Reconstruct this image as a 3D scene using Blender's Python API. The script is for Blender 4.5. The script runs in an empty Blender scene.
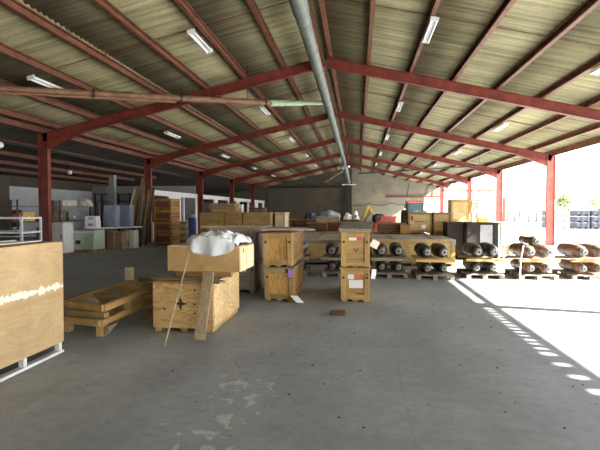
import bpy, bmesh, math, random
from mathutils import Vector, Matrix
R = random.Random(7)
S = bpy.context.scene
COL = S.collection
PI = math.pi
rad = math.radians

# ------------------------------------------------------------------ helpers
class MB:
    """collects simple solids into one mesh"""
    def __init__(self): self.v = []; self.f = []
    def add(self, vs, fs):
        n = len(self.v); self.v += [tuple(p) for p in vs]; self.f += [tuple(i + n for i in q) for q in fs]; return self
    def box(self, x0, x1, y0, y1, z0, z1, M=None):
        vs = [Vector(p) for p in ((x0,y0,z0),(x1,y0,z0),(x1,y1,z0),(x0,y1,z0),(x0,y0,z1),(x1,y0,z1),(x1,y1,z1),(x0,y1,z1))]
        if M: vs = [M @ p for p in vs]
        return self.add(vs, [(0,3,2,1),(4,5,6,7),(0,1,5,4),(1,2,6,5),(2,3,7,6),(3,0,4,7)])
    def hexa(self, vs):
        return self.add(vs, [(0,3,2,1),(4,5,6,7),(0,1,5,4),(1,2,6,5),(2,3,7,6),(3,0,4,7)])
    def extrude(self, prof, p0, p1, up=Vector((0,0,1))):
        """closed 2D profile (side, up) swept from p0 to p1"""
        p0, p1 = Vector(p0), Vector(p1); d = (p1 - p0).normalized()
        s = d.cross(up).normalized(); u = s.cross(d)
        n = len(prof)
        vs = [p0 + s*a + u*b for a, b in prof] + [p1 + s*a + u*b for a, b in prof]
        fs = [tuple(range(n))[::-1], tuple(range(n, 2*n))] + [(i, (i+1) % n, n+(i+1) % n, n+i) for i in range(n)]
        return self.add(vs, fs)
    def bar(self, p0, p1, w, t, up=Vector((0,0,1))):
        return self.extrude([(-w/2,-t/2),(w/2,-t/2),(w/2,t/2),(-w/2,t/2)], p0, p1, up)
    def tube(self, pts, r, n=10, cap=True):
        pts = [Vector(p) for p in pts]; m = len(pts); vs = []
        for i, p in enumerate(pts):
            d = (pts[min(i+1, m-1)] - pts[max(i-1, 0)]).normalized()
            up = Vector((0,0,1)) if abs(d.z) < .95 else Vector((0,1,0))
            s = d.cross(up).normalized(); u = s.cross(d)
            rr = r[i] if isinstance(r, (list, tuple)) else r
            vs += [p + (s*math.cos(2*PI*k/n) + u*math.sin(2*PI*k/n))*rr for k in range(n)]
        fs = [(i*n+k, i*n+(k+1) % n, (i+1)*n+(k+1) % n, (i+1)*n+k) for i in range(m-1) for k in range(n)]
        if cap: fs += [tuple(range(n))[::-1], tuple(range((m-1)*n, m*n))]
        return self.add(vs, fs)
    def lathe_y(self, prof, n=20, c=(0,0)):
        """profile of (y, r) about the axis x=c0, z=c1"""
        m = len(prof); vs = []
        for y, r in prof:
            vs += [(c[0]+r*math.cos(2*PI*k/n), y, c[1]+r*math.sin(2*PI*k/n)) for k in range(n)]
        fs = [(i*n+k, i*n+(k+1) % n, (i+1)*n+(k+1) % n, (i+1)*n+k) for i in range(m-1) for k in range(n)]
        fs += [tuple(range(n)), tuple(range((m-1)*n, m*n))[::-1]]
        return self.add(vs, fs)
    def build(self, name, mat, parent=None, bevel=0.0, smooth=False, loc=None, rot=None):
        me = bpy.data.meshes.new(name); me.from_pydata(self.v, [], self.f); me.update()
        bm = bmesh.new(); bm.from_mesh(me); bmesh.ops.recalc_face_normals(bm, faces=bm.faces)
        bm.to_mesh(me); bm.free()
        me.materials.append(mat)
        if smooth:
            for p in me.polygons: p.use_smooth = True
        o = bpy.data.objects.new(name, me); COL.objects.link(o)
        if bevel:
            b = o.modifiers.new('edge', 'BEVEL'); b.width = bevel; b.segments = 1; b.limit_method = 'ANGLE'
        if parent: o.parent = parent
        if loc is not None: o.location = loc
        if rot is not None: o.rotation_euler = rot
        return o

def tag(o, label, cat, group=None, kind=None):
    o['label'] = label; o['category'] = cat
    if group: o['group'] = group
    if kind: o['kind'] = kind
    return o
def thing(name, label, cat, loc=(0,0,0), rot=0, group=None, kind=None):
    o = bpy.data.objects.new(name, None); COL.objects.link(o); o.empty_display_size = .1
    o.location = loc; o.rotation_euler = rot if isinstance(rot, tuple) else (0,0,rot)
    return tag(o, label, cat, group, kind)
def dup(root, loc, label, rot=None):
    r = root.copy(); COL.objects.link(r); r.location = loc; r['label'] = label
    if rot is not None: r.rotation_euler = rot if isinstance(rot, tuple) else (0,0,rot)
    for ch in list(root.children):
        c = ch.copy(); COL.objects.link(c); c.parent = r
        for g in list(ch.children):
            d = g.copy(); COL.objects.link(d); d.parent = c
    return r
ORD = ['first','second','third','fourth','fifth','sixth','seventh','eighth','ninth','tenth']

# ------------------------------------------------------------------ materials
def newmat(name, rough=.8, metal=0.0):
    m = bpy.data.materials.new(name); m.use_nodes = True
    nt = m.node_tree; b = nt.nodes['Principled BSDF']
    b.inputs['Roughness'].default_value = rough; b.inputs['Metallic'].default_value = metal
    return m, nt, b
def ramp(nt, fac, stops):
    r = nt.nodes.new('ShaderNodeValToRGB'); el = r.color_ramp.elements
    while len(el) < len(stops): el.new(.5)
    for e, (p, c) in zip(el, stops): e.position = p; e.color = (c[0], c[1], c[2], 1)
    nt.links.new(fac, r.inputs[0]); return r.outputs[0]
def noise(nt, vec, scale, detail=4, dist=0.0, rough=.55):
    n = nt.nodes.new('ShaderNodeTexNoise'); n.inputs['Scale'].default_value = scale
    n.inputs['Detail'].default_value = detail; n.inputs['Distortion'].default_value = dist; n.inputs['Roughness'].default_value = rough
    nt.links.new(vec, n.inputs['Vector']); return n.outputs['Fac']
def mix(nt, fac, a, b, blend='MIX'):
    n = nt.nodes.new('ShaderNodeMix'); n.data_type = 'RGBA'; n.blend_type = blend
    for sock, v in ((n.inputs[0], fac), (n.inputs[6], a), (n.inputs[7], b)):
        if isinstance(v, (int, float)): sock.default_value = v
        elif isinstance(v, tuple): sock.default_value = (v[0], v[1], v[2], 1)
        else: nt.links.new(v, sock)
    return n.outputs[2]
def math_(nt, op, a, b=None, c=None, clamp=False):
    n = nt.nodes.new('ShaderNodeMath'); n.operation = op; n.use_clamp = clamp
    for i, v in enumerate((a, b, c)):
        if v is None: continue
        if isinstance(v, (int, float)): n.inputs[i].default_value = v
        else: nt.links.new(v, n.inputs[i])
    return n.outputs[0]
def objvec(nt, scale=(1,1,1), rnd=True):
    t = nt.nodes.new('ShaderNodeTexCoord'); v = t.outputs['Object']
    if rnd:
        oi = nt.nodes.new('ShaderNodeObjectInfo')
        mu = nt.nodes.new('ShaderNodeMath'); mu.operation = 'MULTIPLY'; mu.inputs[1].default_value = 37.0
        nt.links.new(oi.outputs['Random'], mu.inputs[0])
        ad = nt.nodes.new('ShaderNodeVectorMath'); ad.operation = 'ADD'
        nt.links.new(v, ad.inputs[0]); nt.links.new(mu.outputs[0], ad.inputs[1]); v = ad.outputs[0]
    mp = nt.nodes.new('ShaderNodeMapping'); mp.inputs['Scale'].default_value = scale
    nt.links.new(v, mp.inputs['Vector']); return mp.outputs[0]
def bump(nt, b, h, strength=.3, dist=.01):
    n = nt.nodes.new('ShaderNodeBump'); n.inputs['Strength'].default_value = strength; n.inputs['Distance'].default_value = dist
    nt.links.new(h, n.inputs['Height']); nt.links.new(n.outputs[0], b.inputs['Normal'])
def plain(name, c, rough=.6, metal=0.0, var=.25, scale=6.0):
    m, nt, b = newmat(name, rough, metal)
    f = noise(nt, objvec(nt), scale, 5)
    lo = tuple(max(0, x*(1-var)) for x in c); hi = tuple(min(1, x*(1+var*.6)) for x in c)
    nt.links.new(ramp(nt, f, [(.3, lo), (.7, hi)]), b.inputs['Base Color']); return m
WOODS = {'weather': ((.52,.39,.24), (.33,.23,.13)), 'beige': ((.58,.51,.37), (.43,.37,.26)), 'new': ((.66,.44,.17), (.45,.26,.07)), 'old': ((.40,.34,.26), (.22,.18,.13)), 'orange': ((.60,.33,.09), (.36,.16,.035)),
         'brown': ((.24,.115,.05), (.10,.045,.02)), 'pale': ((.74,.60,.40), (.55,.41,.23)), 'grey': ((.44,.41,.35), (.27,.245,.20)),
         'tan': ((.52,.34,.12), (.34,.20,.06)), 'red': ((.30,.10,.05), (.15,.05,.025))}
_wc = {}
def wood(kind, axis='x', grain=26):
    k = (kind, axis)
    if k in _wc: return _wc[k]
    c, d = WOODS[kind]
    m, nt, b = newmat('%s_wood_%s' % k, .78)
    sc = {'x': (1.3,grain,grain), 'y': (grain,1.3,grain), 'z': (grain,grain,1.3)}[axis]
    f = noise(nt, objvec(nt, sc), 1.0, 6, .6)
    col = ramp(nt, f, [(.32, d), (.62, c)])
    f2 = noise(nt, objvec(nt), 2.6, 4)
    col = mix(nt, .8, col, ramp(nt, f2, [(.3, (.62,.58,.55)), (.7, (1.0,1.0,1.0))]), 'MULTIPLY')
    oi = nt.nodes.new('ShaderNodeObjectInfo')
    col = mix(nt, .7, col, ramp(nt, oi.outputs['Random'], [(0, (.72,.72,.72)), (1, (1.0,1.0,1.0))]), 'MULTIPLY')
    nt.links.new(col, b.inputs['Base Color']); bump(nt, b, f, .25, .004)
    _wc[k] = m; return m
def plywood(name, c, d, axis='x', band=False):
    m, nt, b = newmat(name, .7)
    sc = {'x': (1.2,4,5), 'y': (4,1.2,5), 'z': (4,4,1.2)}[axis]
    f = noise(nt, objvec(nt, sc), 1.1, 4, 1.6)
    w = math_(nt, 'FRACT', math_(nt, 'MULTIPLY', f, 7.0))
    w = math_(nt, 'ABSOLUTE', math_(nt, 'SUBTRACT', w, .5))
    col = ramp(nt, w, [(.0, d), (.22, c), (.5, tuple(min(1, x*1.06) for x in c))])
    f2 = noise(nt, objvec(nt), 1.7, 5)
    col = mix(nt, .75, col, ramp(nt, f2, [(.32, (.66,.60,.54)), (.68, (1,1,1))]), 'MULTIPLY')
    if band:   # dried white glue smeared along the middle joint of the big panel
        t = nt.nodes.new('ShaderNodeTexCoord'); sp = nt.nodes.new('ShaderNodeSeparateXYZ'); nt.links.new(t.outputs['Object'], sp.inputs[0])
        mp = nt.nodes.new('ShaderNodeMapping'); mp.inputs['Scale'].default_value = (1,8,5); nt.links.new(t.outputs['Object'], mp.inputs[0])
        nz = noise(nt, mp.outputs[0], 1.0, 3, 1.5)
        dz = math_(nt, 'ABSOLUTE', math_(nt, 'SUBTRACT', sp.outputs['Z'], .755))
        lim = math_(nt, 'MULTIPLY', math_(nt, 'SUBTRACT', nz, .30), .16)
        mk = math_(nt, 'MULTIPLY', math_(nt, 'SUBTRACT', lim, dz), 120.0, clamp=True)
        col = mix(nt, mk, col, (.80,.74,.62))
        d2 = math_(nt, 'ABSOLUTE', math_(nt, 'SUBTRACT', sp.outputs['Z'], .665))
        mk2 = math_(nt, 'MULTIPLY', math_(nt, 'SUBTRACT', .055, d2), 22.0, clamp=True)
        col = mix(nt, math_(nt, 'MULTIPLY', mk2, math_(nt, 'MULTIPLY', nz, .8)), col, (.40,.22,.09))
    nt.links.new(col, b.inputs['Base Color']); return m
PLY_BIG = plywood('plywood_glued', (.58,.42,.22), (.535,.38,.19), 'y', True)
PLY = plywood('plywood_pine', (.72,.52,.26), (.48,.29,.10), 'y')
PLYX = plywood('plywood_pine_front', (.66,.44,.19), (.44,.25,.08), 'x')
OSB = plywood('plywood_orange', (.60,.35,.10), (.36,.19,.05), 'z')
CARD = plain('tan_board', (.56,.36,.15), .8, 0, .22, 4)
CARDP = plain('pale_board', (.78,.62,.38), .8, 0, .15, 4)

RUST = plain('red_oxide_paint', (.20,.030,.015), .55, 0, .45, 3)
RUSTP = plain('red_oxide_purlin', (.165,.058,.026), .6, 0, .5, 4)
RUST_SUN = plain('red_oxide_sunlit', (.40,.10,.07), .6, 0, .3, 3)  # red oxide lightened for the right columns, sunlight put into the colour
RUSTB = plain('rust_brown_paint', (.26,.13,.07), .6, 0, .4, 4)
DARKST = plain('dark_steel', (.035,.032,.03), .5, .3, .4, 8)
ROLL = plain('roller_steel', (.05,.043,.04), .38, .35, .6, 9)
ROLL_SUN = plain('roller_steel_sunlit', (.20,.125,.085), .4, .2, .6, 9)  # lighter roller copy for the sunny pallets, sunlight painted in
HUB = plain('hub_steel', (.24,.22,.20), .42, .5, .4, 12)
WHITEP = plain('white_paint', (.78,.78,.76), .45, 0, .12, 5)
GALV = plain('galvanised_duct', (.19,.215,.19), .55, .2, .25, 3)
GREENP = plain('green_duct', (.30,.40,.24), .5, .1, .25, 4)
GREENC = plain('pale_green_enamel', (.42,.52,.40), .5, 0, .15, 4)
BLUEG = plain('blue_grey_steel', (.23,.27,.35), .45, .1, .2, 4)
BLUEP = plain('blue_plastic', (.05,.09,.34), .35, 0, .3, 5)
YEL = plain('yellow_machine', (.80,.50,.03), .45, 0, .2, 5)
REDM = plain('red_machine', (.62,.11,.07), .5, 0, .25, 3)
BLACKP = plain('black_plastic_crate', (.020,.015,.013), .85, 0, .4, 6)
GREYP = plain('grey_panel', (.30,.30,.31), .5, 0, .2, 5)
PAPER = plain('paper', (.85,.84,.82), .8, 0, .06, 6)
ORNG = plain('orange_label', (.70,.20,.07), .7, 0, .1, 6)
REDL = plain('red_label', (.68,.08,.06), .7, 0, .1, 6)
GRNL = plain('green_label', (.15,.42,.22), .7, 0, .1, 6)
PURP = plain('purple_tag', (.34,.20,.62), .6, 0, .1, 6)
INK = plain('black_ink', (.04,.025,.018), .8, 0, .1, 6)
TUBE = plain('lamp_tube', (.92,.92,.90), .3, 0, .03, 6)
TEAL = plain('teal_glass', (.03,.11,.11), .5, 0, .2, 4)
BROWNBOX = plain('brown_carton', (.27,.19,.11), .8, 0, .25, 4)
OFFW = plain('off_white_carton', (.60,.58,.53), .8, 0, .15, 4)
STOREBLUE = plain('navy_plastic', (.026,.031,.045), .5, 0, .3, 1.5)
TYRE = plain('tyre_rubber', (.02,.02,.02), .8, 0, .3, 8)

def wallmat(name, c, block=False, var=.3, dirt=(.3,.27,.22)):
    m, nt, b = newmat(name, .9)
    v = objvec(nt, rnd=False)
    f = noise(nt, v, .55, 6, .4); f2 = noise(nt, v, 5.0, 5)
    col = ramp(nt, f, [(.3, tuple(x*(1-var) for x in c)), (.68, c)])
    col = mix(nt, .5, col, ramp(nt, f2, [(.3, (.8,.8,.8)), (.7, (1,1,1))]), 'MULTIPLY')
    if block:
        mp = nt.nodes.new('ShaderNodeMapping'); mp.inputs['Rotation'].default_value = (rad(90),0,0)
        nt.links.new(v, mp.inputs[0])
        br = nt.nodes.new('ShaderNodeTexBrick'); br.inputs['Scale'].default_value = 1.0
        br.inputs['Brick Width'].default_value = .5; br.inputs['Row Height'].default_value = .2; br.inputs['Mortar Size'].default_value = .012
        br.inputs['Color1'].default_value = (1,1,1,1); br.inputs['Color2'].default_value = (.88,.88,.86,1); br.inputs['Mortar'].default_value = (.68,.67,.64,1)
        nt.links.new(mp.outputs[0], br.inputs['Vector'])
        col = mix(nt, 1.0, col, br.outputs['Color'], 'MULTIPLY')
    nt.links.new(col, b.inputs['Base Color']); return m
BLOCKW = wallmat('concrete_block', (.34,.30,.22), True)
DARKW = wallmat('dark_block', (.15,.125,.09), True)  # darker tone of the same block pattern
WHITEW = wallmat('white_wash', (.84,.87,.90), False, .15)
GREYW = wallmat('grey_render', (.40,.40,.38), False, .25)

def floormat():
    m, nt, b = newmat('concrete_floor', .62)
    v = objvec(nt, rnd=False)
    f = noise(nt, v, .7, 8, .5, .6)
    col = ramp(nt, f, [(.30, (.25,.275,.302)), (.5, (.325,.355,.386)), (.70, (.40,.435,.47))])
    f2 = noise(nt, v, 9.0, 6, .3, .65)
    col = mix(nt, .7, col, ramp(nt, f2, [(.33, (.76,.76,.76)), (.62, (1.02,1.02,1.02))]), 'MULTIPLY')
    mp = nt.nodes.new('ShaderNodeMapping'); mp.inputs['Scale'].default_value = (.9,.16,1); nt.links.new(v, mp.inputs[0])
    f3 = noise(nt, mp.outputs[0], 1.6, 5, .4)      # drag marks along the hall
    col = mix(nt, .6, col, ramp(nt, f3, [(.35, (.80,.79,.77)), (.6, (1.03,1.03,1.03))]), 'MULTIPLY')
    # dark oil spots
    vo = nt.nodes.new('ShaderNodeTexVoronoi'); vo.inputs['Scale'].default_value = 2.3; nt.links.new(v, vo.inputs['Vector'])
    sp = math_(nt, 'LESS_THAN', math_(nt, 'ADD', vo.outputs['Distance'], math_(nt, 'MULTIPLY', f2, .16)), .105)
    col = mix(nt, math_(nt, 'MULTIPLY', sp, .35), col, (.10,.095,.09))
    # white splashes of dried plaster, in one trail
    sx = nt.nodes.new('ShaderNodeSeparateXYZ'); nt.links.new(v, sx.inputs[0])
    mp2 = nt.nodes.new('ShaderNodeMapping'); mp2.inputs['Scale'].default_value = (1,.8,1); nt.links.new(v, mp2.inputs[0])
    n4 = noise(nt, mp2.outputs[0], 8.5, 3, .2, .5)
    n5 = noise(nt, v, 2.2, 2)
    trail = math_(nt, 'ADD', sx.outputs['X'], math_(nt, 'MULTIPLY', sx.outputs['Y'], .06))
    dx = math_(nt, 'ABSOLUTE', math_(nt, 'ADD', trail, .82))
    lim = math_(nt, 'MULTIPLY', math_(nt, 'SUBTRACT', .75, dx), .34, clamp=True)
    ylim = math_(nt, 'MULTIPLY', math_(nt, 'SUBTRACT', 5.2, sx.outputs['Y']), 1.2, clamp=True)
    g = math_(nt, 'MULTIPLY', math_(nt, 'MULTIPLY', lim, ylim), math_(nt, 'MULTIPLY', n5, 1.6))
    mk = math_(nt, 'MULTIPLY', math_(nt, 'SUBTRACT', math_(nt, 'ADD', n4, g), .735), 16.0, clamp=True)
    col = mix(nt, math_(nt, 'MULTIPLY', mk, .7), col, (.60,.60,.60))
    # saw-cut joints
    for axis, period, off in (('X', 4.3, 1.75), ('Y', 6.0, 1.2)):
        q = math_(nt, 'ABSOLUTE', math_(nt, 'SUBTRACT', math_(nt, 'FRACT', math_(nt, 'DIVIDE', math_(nt, 'ADD', sx.outputs[axis], off), period)), .5))
        jm = math_(nt, 'LESS_THAN', q, .0015 if axis == 'X' else .0012)
        col = mix(nt, math_(nt, 'MULTIPLY', jm, .22), col, (.10,.10,.10))
    nt.links.new(col, b.inputs['Base Color']); bump(nt, b, f2, .2, .004)
    nt.links.new(ramp(nt, f, [(.3, (.5,.5,.5)), (.7, (.75,.75,.75))]), b.inputs['Roughness'])
    return m
def roofmat():
    m, nt, b = newmat('fibre_cement_sheet', .92)
    v = objvec(nt, rnd=False)
    f = noise(nt, v, .45, 6, .3)
    col = ramp(nt, f, [(.3, (.24,.215,.115)), (.68, (.375,.335,.195))])
    mp = nt.nodes.new('ShaderNodeMapping'); mp.inputs['Scale'].default_value = (.3,8.5,.3); nt.links.new(v, mp.inputs[0])
    f2 = noise(nt, mp.outputs[0], 1.0, 3, .2)      # weathering streaks, contrast raised to stand in for groove shade
    col = mix(nt, .8, col, ramp(nt, f2, [(.34, (.50,.48,.40)), (.62, (1.08,1.08,1.05))]), 'MULTIPLY')
    # side laps of the sheets, about every metre
    sx = nt.nodes.new('ShaderNodeSeparateXYZ'); nt.links.new(v, sx.inputs[0])
    q = math_(nt, 'FRACT', math_(nt, 'DIVIDE', sx.outputs['Y'], 1.062))
    jm = math_(nt, 'LESS_THAN', q, .035)
    col = mix(nt, math_(nt, 'MULTIPLY', jm, .55), col, (.13,.11,.06))
    f3 = noise(nt, v, 14.0, 4)
    col = mix(nt, .5, col, ramp(nt, f3, [(.35, (.8,.8,.78)), (.6, (1,1,1))]), 'MULTIPLY')
    nt.links.new(col, b.inputs['Base Color']); return m
FLOORM, ROOFM = floormat(), roofmat()
YARD = wallmat('yard_concrete', (.40,.39,.37), False, .15)

# ------------------------------------------------------------------ the building
RX, RZ, SL = -1.0, 6.47, .23                 # ridge line and slope
XR, XL = 8.58, -10.32                        # column lines
FR = [-1, 7, 15, 23, 31, 39, 47]             # portal frames
YE = 55.0                                    # gable
zr = lambda x: RZ - SL*abs(x - RX)           # underside of the sheets
def struct(o, label, cat, group=None): return tag(o, label, cat, group, 'structure')

struct(MB().box(-18.3, 9.1, -9, 58, -.25, 0).build('floor', FLOORM), 'worn grey concrete floor of the warehouse', 'floor')
struct(MB().box(-160, 260, -120, 320, -.40, -.02).build('ground', YARD), 'pale sunlit concrete yard outside the open side', 'ground')

def sheeting(s):
    mb = MB(); pitch = .177; n = int((YE + 9.9)/pitch*6)
    edge = 9.68 if s > 0 else 9.75
    courses = [(.04, 2.62, 0), (2.5, 5.12, .014), (5.0, 7.62, 0), (7.5, edge, .014)]
    for a, b_, lift in courses:
        vs = []
        for i in range(n + 1):
            y = -9 + i*pitch/6; w = .024*(1 + math.cos(2*PI*i/6)) + lift
            for d in (a, b_): vs.append((RX + s*d, y, RZ - SL*d + w))
        mb.add(vs, [(2*i, 2*i+1, 2*i+3, 2*i+2) for i in range(n)])
    return mb
for s, side in ((-1, 'left'), (1, 'right')):
    o = sheeting(s).build('ceiling', ROOFM, smooth=True)
    so = o.modifiers.new('thick', 'SOLIDIFY'); so.thickness = .007; so.offset = 1
    struct(o, 'corrugated fibre cement roof slope on the %s of the ridge' % side, 'ceiling')
struct(MB().add([(RX-.3,-9,RZ-.005),(RX,-9,RZ+.09),(RX+.3,-9,RZ-.005),(RX-.3,YE,RZ-.005),(RX,YE,RZ+.09),(RX+.3,YE,RZ-.005),
                 (RX-.3,-9,RZ+.02),(RX,-9,RZ+.12),(RX+.3,-9,RZ+.02),(RX-.3,YE,RZ+.02),(RX,YE,RZ+.12),(RX+.3,YE,RZ+.02)],
                [(0,1,4,3),(1,2,5,4),(6,9,10,7),(7,10,11,8),(0,3,9,6),(2,8,11,5),(0,6,7,1),(1,7,8,2),(3,4,10,9),(4,5,11,10)]).build('trim_ridge', ROOFM),
       'pale ridge capping along the top of the roof', 'ridge cap')

# purlins: cold formed channels lying on the rafters
PUR = [.16, 1.3, 2.55, 3.8, 5.05, 6.3, 7.55, 8.8]
chan = [(-.05,0),(.05,0),(.05,.03),(-.03,.03),(-.03,.16),(.05,.16),(.05,.185),(-.05,.185)]
for s, side in ((-1, 'left'), (1, 'right')):
    for i, d in enumerate(PUR):
        x = RX + s*d; z = RZ - SL*d - .187
        pr = [(a*-s, b) for a, b in chan]
        o = MB().extrude(pr, (x,-9,z), (x,YE,z)).build('purlin_beam', RUSTP)
        struct(o, 'rust red roof purlin, %s down from the ridge on the %s slope' % (ORD[i], side), 'purlin')
# eave beam on the right, with added blocks cutting the sunlight into dashes
EX = 8.66
struct(MB().box(EX-.04, EX+.03, -9, YE, 4.015, 4.09).build('eave_beam', RUSTP), 'thin brown eave purlin along the open right side', 'beam')
struct(MB().box(EX-.03, EX+.02, -9, YE, 4.18, zr(EX)+.05).build('eave_sun_blocker', RUSTP), 'added closing strip narrowing the sun slot under the right roof edge', 'strip')
y = -2.9
while y < 6.7:
    w = (.26 if y < 4.2 else .12) + R.uniform(-.02, .02)
    struct(MB().box(EX-.03, EX+.02, y, y+w, 4.0905, 4.1795).build('eave_sun_blocker', RUSTP), 'small added filler block cutting the eave sunlight into dashes', 'filler block', 'added filler blocks on the right eave purlin')
    y += .38 if y < 4.2 else .19
struct(MB().box(EX-.03, EX+.02, 15.2, YE, 4.0905, 4.1795).build('eave_sun_blocker', RUSTP), 'added continuous filler strip shutting the far eave slot to sun', 'filler strip')
struct(MB().box(EX-.03, EX+.02, 6.85, 7.25, 4.0905, 4.1795).build('eave_sun_blocker', RUSTP), 'wide added filler block shaping the sun slot at the column head', 'filler block')
struct(MB().box(XL-.04, XL+.04, -9, YE, zr(XL)-.19, zr(XL)-.02).build('eave_beam', RUSTP), 'dark red eave purlin above the left columns', 'beam')

def ibeam(w, h, tf=.014, tw=.010):
    return [(-w/2,0),(w/2,0),(w/2,tf),(tw/2,tf),(tw/2,h-tf),(w/2,h-tf),(w/2,h),(-w/2,h),(-w/2,h-tf),(-tw/2,h-tf),(-tw/2,tf),(-w/2,tf)]
for i, Y in enumerate(FR):
    t = thing('portal_frame', 'rust red steel portal frame, %s one along the hall from the near end' % ORD[i], 'steel frame', (0,Y,0), kind='structure')
    xr = XR if Y != 47 else 7.85
    for s, xc in ((-1, XL), (1, XR)):
        topz = lambda x: zr(x) - .195
        dz = .30
        MB().extrude(ibeam(.16, dz), (RX, 0, topz(RX)-dz), (xc, 0, topz(xc)-dz)).build('rafter', RUST, t)
        # haunch under the rafter
        L = 1.5; x0 = xc - s*.14; x1 = xc - s*L
        zz = lambda x: topz(x) - dz
        MB().hexa([Vector(p) for p in ((x0,-.05,zz(x0)-.26),(x1,-.05,zz(x1)-.012),(x1,.05,zz(x1)-.012),(x0,.05,zz(x0)-.26),
                                       (x0,-.05,zz(x0)+.01),(x1,-.05,zz(x1)+.01),(x1,.05,zz(x1)+.01),(x0,.05,zz(x0)+.01))]).build('haunch', RUST, t)
        cx = xr if s > 0 else xc
        MB().extrude(ibeam(.17, .34), (cx-.17, 0, 0), (cx-.17, 0, topz(xc)), up=Vector((1,0,0))).build('column', RUST_SUN if s > 0 else RUST, t)
        MB().box(cx-.2, cx+.2, -.15, .15, 0, .02).build('base_plate', RUST, t)
        # (column I section: web in the plane of the frame)
# sag rods between the purlins at mid-bay
for Y in [3, 11, 19, 27, 35, 43, 51]:
    for s, side in ((-1, 'left'), (1, 'right')):
        o = MB().tube([(RX+s*.2, Y, zr(RX+s*.2)-.03), (RX+s*9.4, Y, zr(RX+s*9.4)-.03)], .013, 6).build('sag_rod_beam', RUSTP)
        struct(o, 'thin tie rod crossing the purlins of the %s slope, %s bay' % (side, ORD[(Y-3)//8]), 'tie rod')
# wind bracing
for n, (a, b_) in enumerate((((-9.4,31),(-5.2,39)), ((-5.2,31),(-9.4,39)), ((-5.2,39),(-1.3,31)), ((7.4,31),(3.2,39)), ((3.2,31),(7.4,39)), ((3.2,39),(-.6,31)))):
    o = MB().tube([(a[0],a[1],zr(a[0])-.38), (b_[0],b_[1],zr(b_[0])-.38)], .014, 6).build('wind_brace_beam', DARKST)
    struct(o, 'thin dark diagonal brace rod under the far roof, %s of six' % ORD[n], 'brace rod')

# gable walls
def prism(pts, y0, y1):
    n = len(pts); mb = MB()
    return mb.add([(x,y0,z) for x, z in pts] + [(x,y1,z) for x, z in pts], [tuple(range(n)), tuple(range(n, 2*n))[::-1]] + [(i,(i+1) % n,n+(i+1) % n,n+i) for i in range(n)])
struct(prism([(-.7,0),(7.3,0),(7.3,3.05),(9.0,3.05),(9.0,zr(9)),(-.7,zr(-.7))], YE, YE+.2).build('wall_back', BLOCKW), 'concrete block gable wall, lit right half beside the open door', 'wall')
struct(prism([(-10.6,0),(-.7,0),(-.7,zr(-.7)),(-1,zr(-1)),(-10.6,zr(-10.6))], YE+.6, YE+.8).build('wall_back', DARKW), 'dark block gable wall, left half at the far end', 'wall')
struct(MB().box(-10.6, -.9, YE-.1, YE+.15, 4.1, 4.32).build('gable_beam', DARKST), 'dark horizontal steel beam across the left gable', 'beam')
struct(MB().box(-1.35, -1.1, YE-.1, YE+.15, 0, 4.1).build('gable_column', DARKST), 'dark steel post in the middle of the far gable', 'post')
struct(MB().box(3.1, 9.0, YE-.25, YE-.05, 2.98, 3.12).build('trim_door', RUST), 'red sliding door rail over the far doorway', 'door rail')
for x, n in ((5.4,'left'), (7.4,'middle'), (8.5,'right')):
    struct(MB().bar((x,YE-.12,3.14), (x+.25,YE-.12,zr(x)-.2), .05, .05).build('trim_hanger', DARKST), 'thin %s hanger above the red sliding door rail' % n, 'hanger')
# hanging cable across the block wall
pts = []
for j in range(3):
    for q in range(8):
        u = q/8; pts.append((-1.2 + (j+u)*2.4, YE-.12, 2.3 - .55*4*u*(1-u)*.45 + .05*j))
tag(MB().tube(pts, .03, 6).build('cable', DARKST), 'dark cable looped along the lit block gable wall', 'cable')

# unseen near end wall, added to darken the left, and the sides of the annex
struct(prism([(-10.6,0),(4,0),(4,zr(4)),(-1,zr(-1)),(-10.6,zr(-10.6))], -9.2, -9).build('wall_front_blocker', GREYW), 'grey unseen wall behind the camera, added to darken the left of the hall', 'wall')
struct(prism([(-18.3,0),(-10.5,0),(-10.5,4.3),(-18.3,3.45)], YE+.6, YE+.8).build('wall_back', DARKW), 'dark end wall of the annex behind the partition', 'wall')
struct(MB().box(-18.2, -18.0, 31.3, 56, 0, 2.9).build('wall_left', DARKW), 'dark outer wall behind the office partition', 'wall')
# left annex
struct(MB().box(-18.3, -18, -9, 31.3, -.02, 2.85).build('wall_left', WHITEW), 'white painted wall of the left annex', 'wall')
struct(MB().box(-18, -10.75, 31.1, 31.3, 0, 3.2).build('wall_annex', GREYW), 'grey end wall of the left annex behind the lumber', 'wall')
struct(MB().box(-18.35, -17.95, -9, 56, 2.86, 3.4).build('wall_left', DARKW), 'dark band above the white annex wall', 'wall')
a = MB(); a.hexa([Vector(p) for p in ((-18.4,-9,3.35),(-10.37,-9,4.16),(-10.37,56,4.16),(-18.4,56,3.35),(-18.4,-9,3.40),(-10.37,-9,4.22),(-10.37,56,4.22),(-18.4,56,3.40))])
struct(a.build('ceiling', plain('annex_roof', (.075,.06,.045), .9, 0, .4, 1.5)), 'dark lean-to roof over the left annex', 'ceiling')
for i, x in enumerate((-11.9, -13.4, -14.9, -16.4)):
    z = 3.35 + (x+18.4)/8.03*.81 - .16
    struct(MB().box(x-.04, x+.04, -9, 31, z, z+.15).build('annex_beam', RUSTP), 'dark red annex purlin, %s from the columns' % ORD[i], 'beam')
struct(MB().tube([(-10.9,-5,3.7),(-10.9,31,3.7)], .06, 8).build('pipe', DARKST), 'dark pipe running above the annex opening', 'pipe')
struct(MB().box(-14.1, -13.8, 26.2, 26.5, 0, 3.6).build('annex_column', GREYP), 'grey steel post inside the left annex', 'post')
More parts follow.
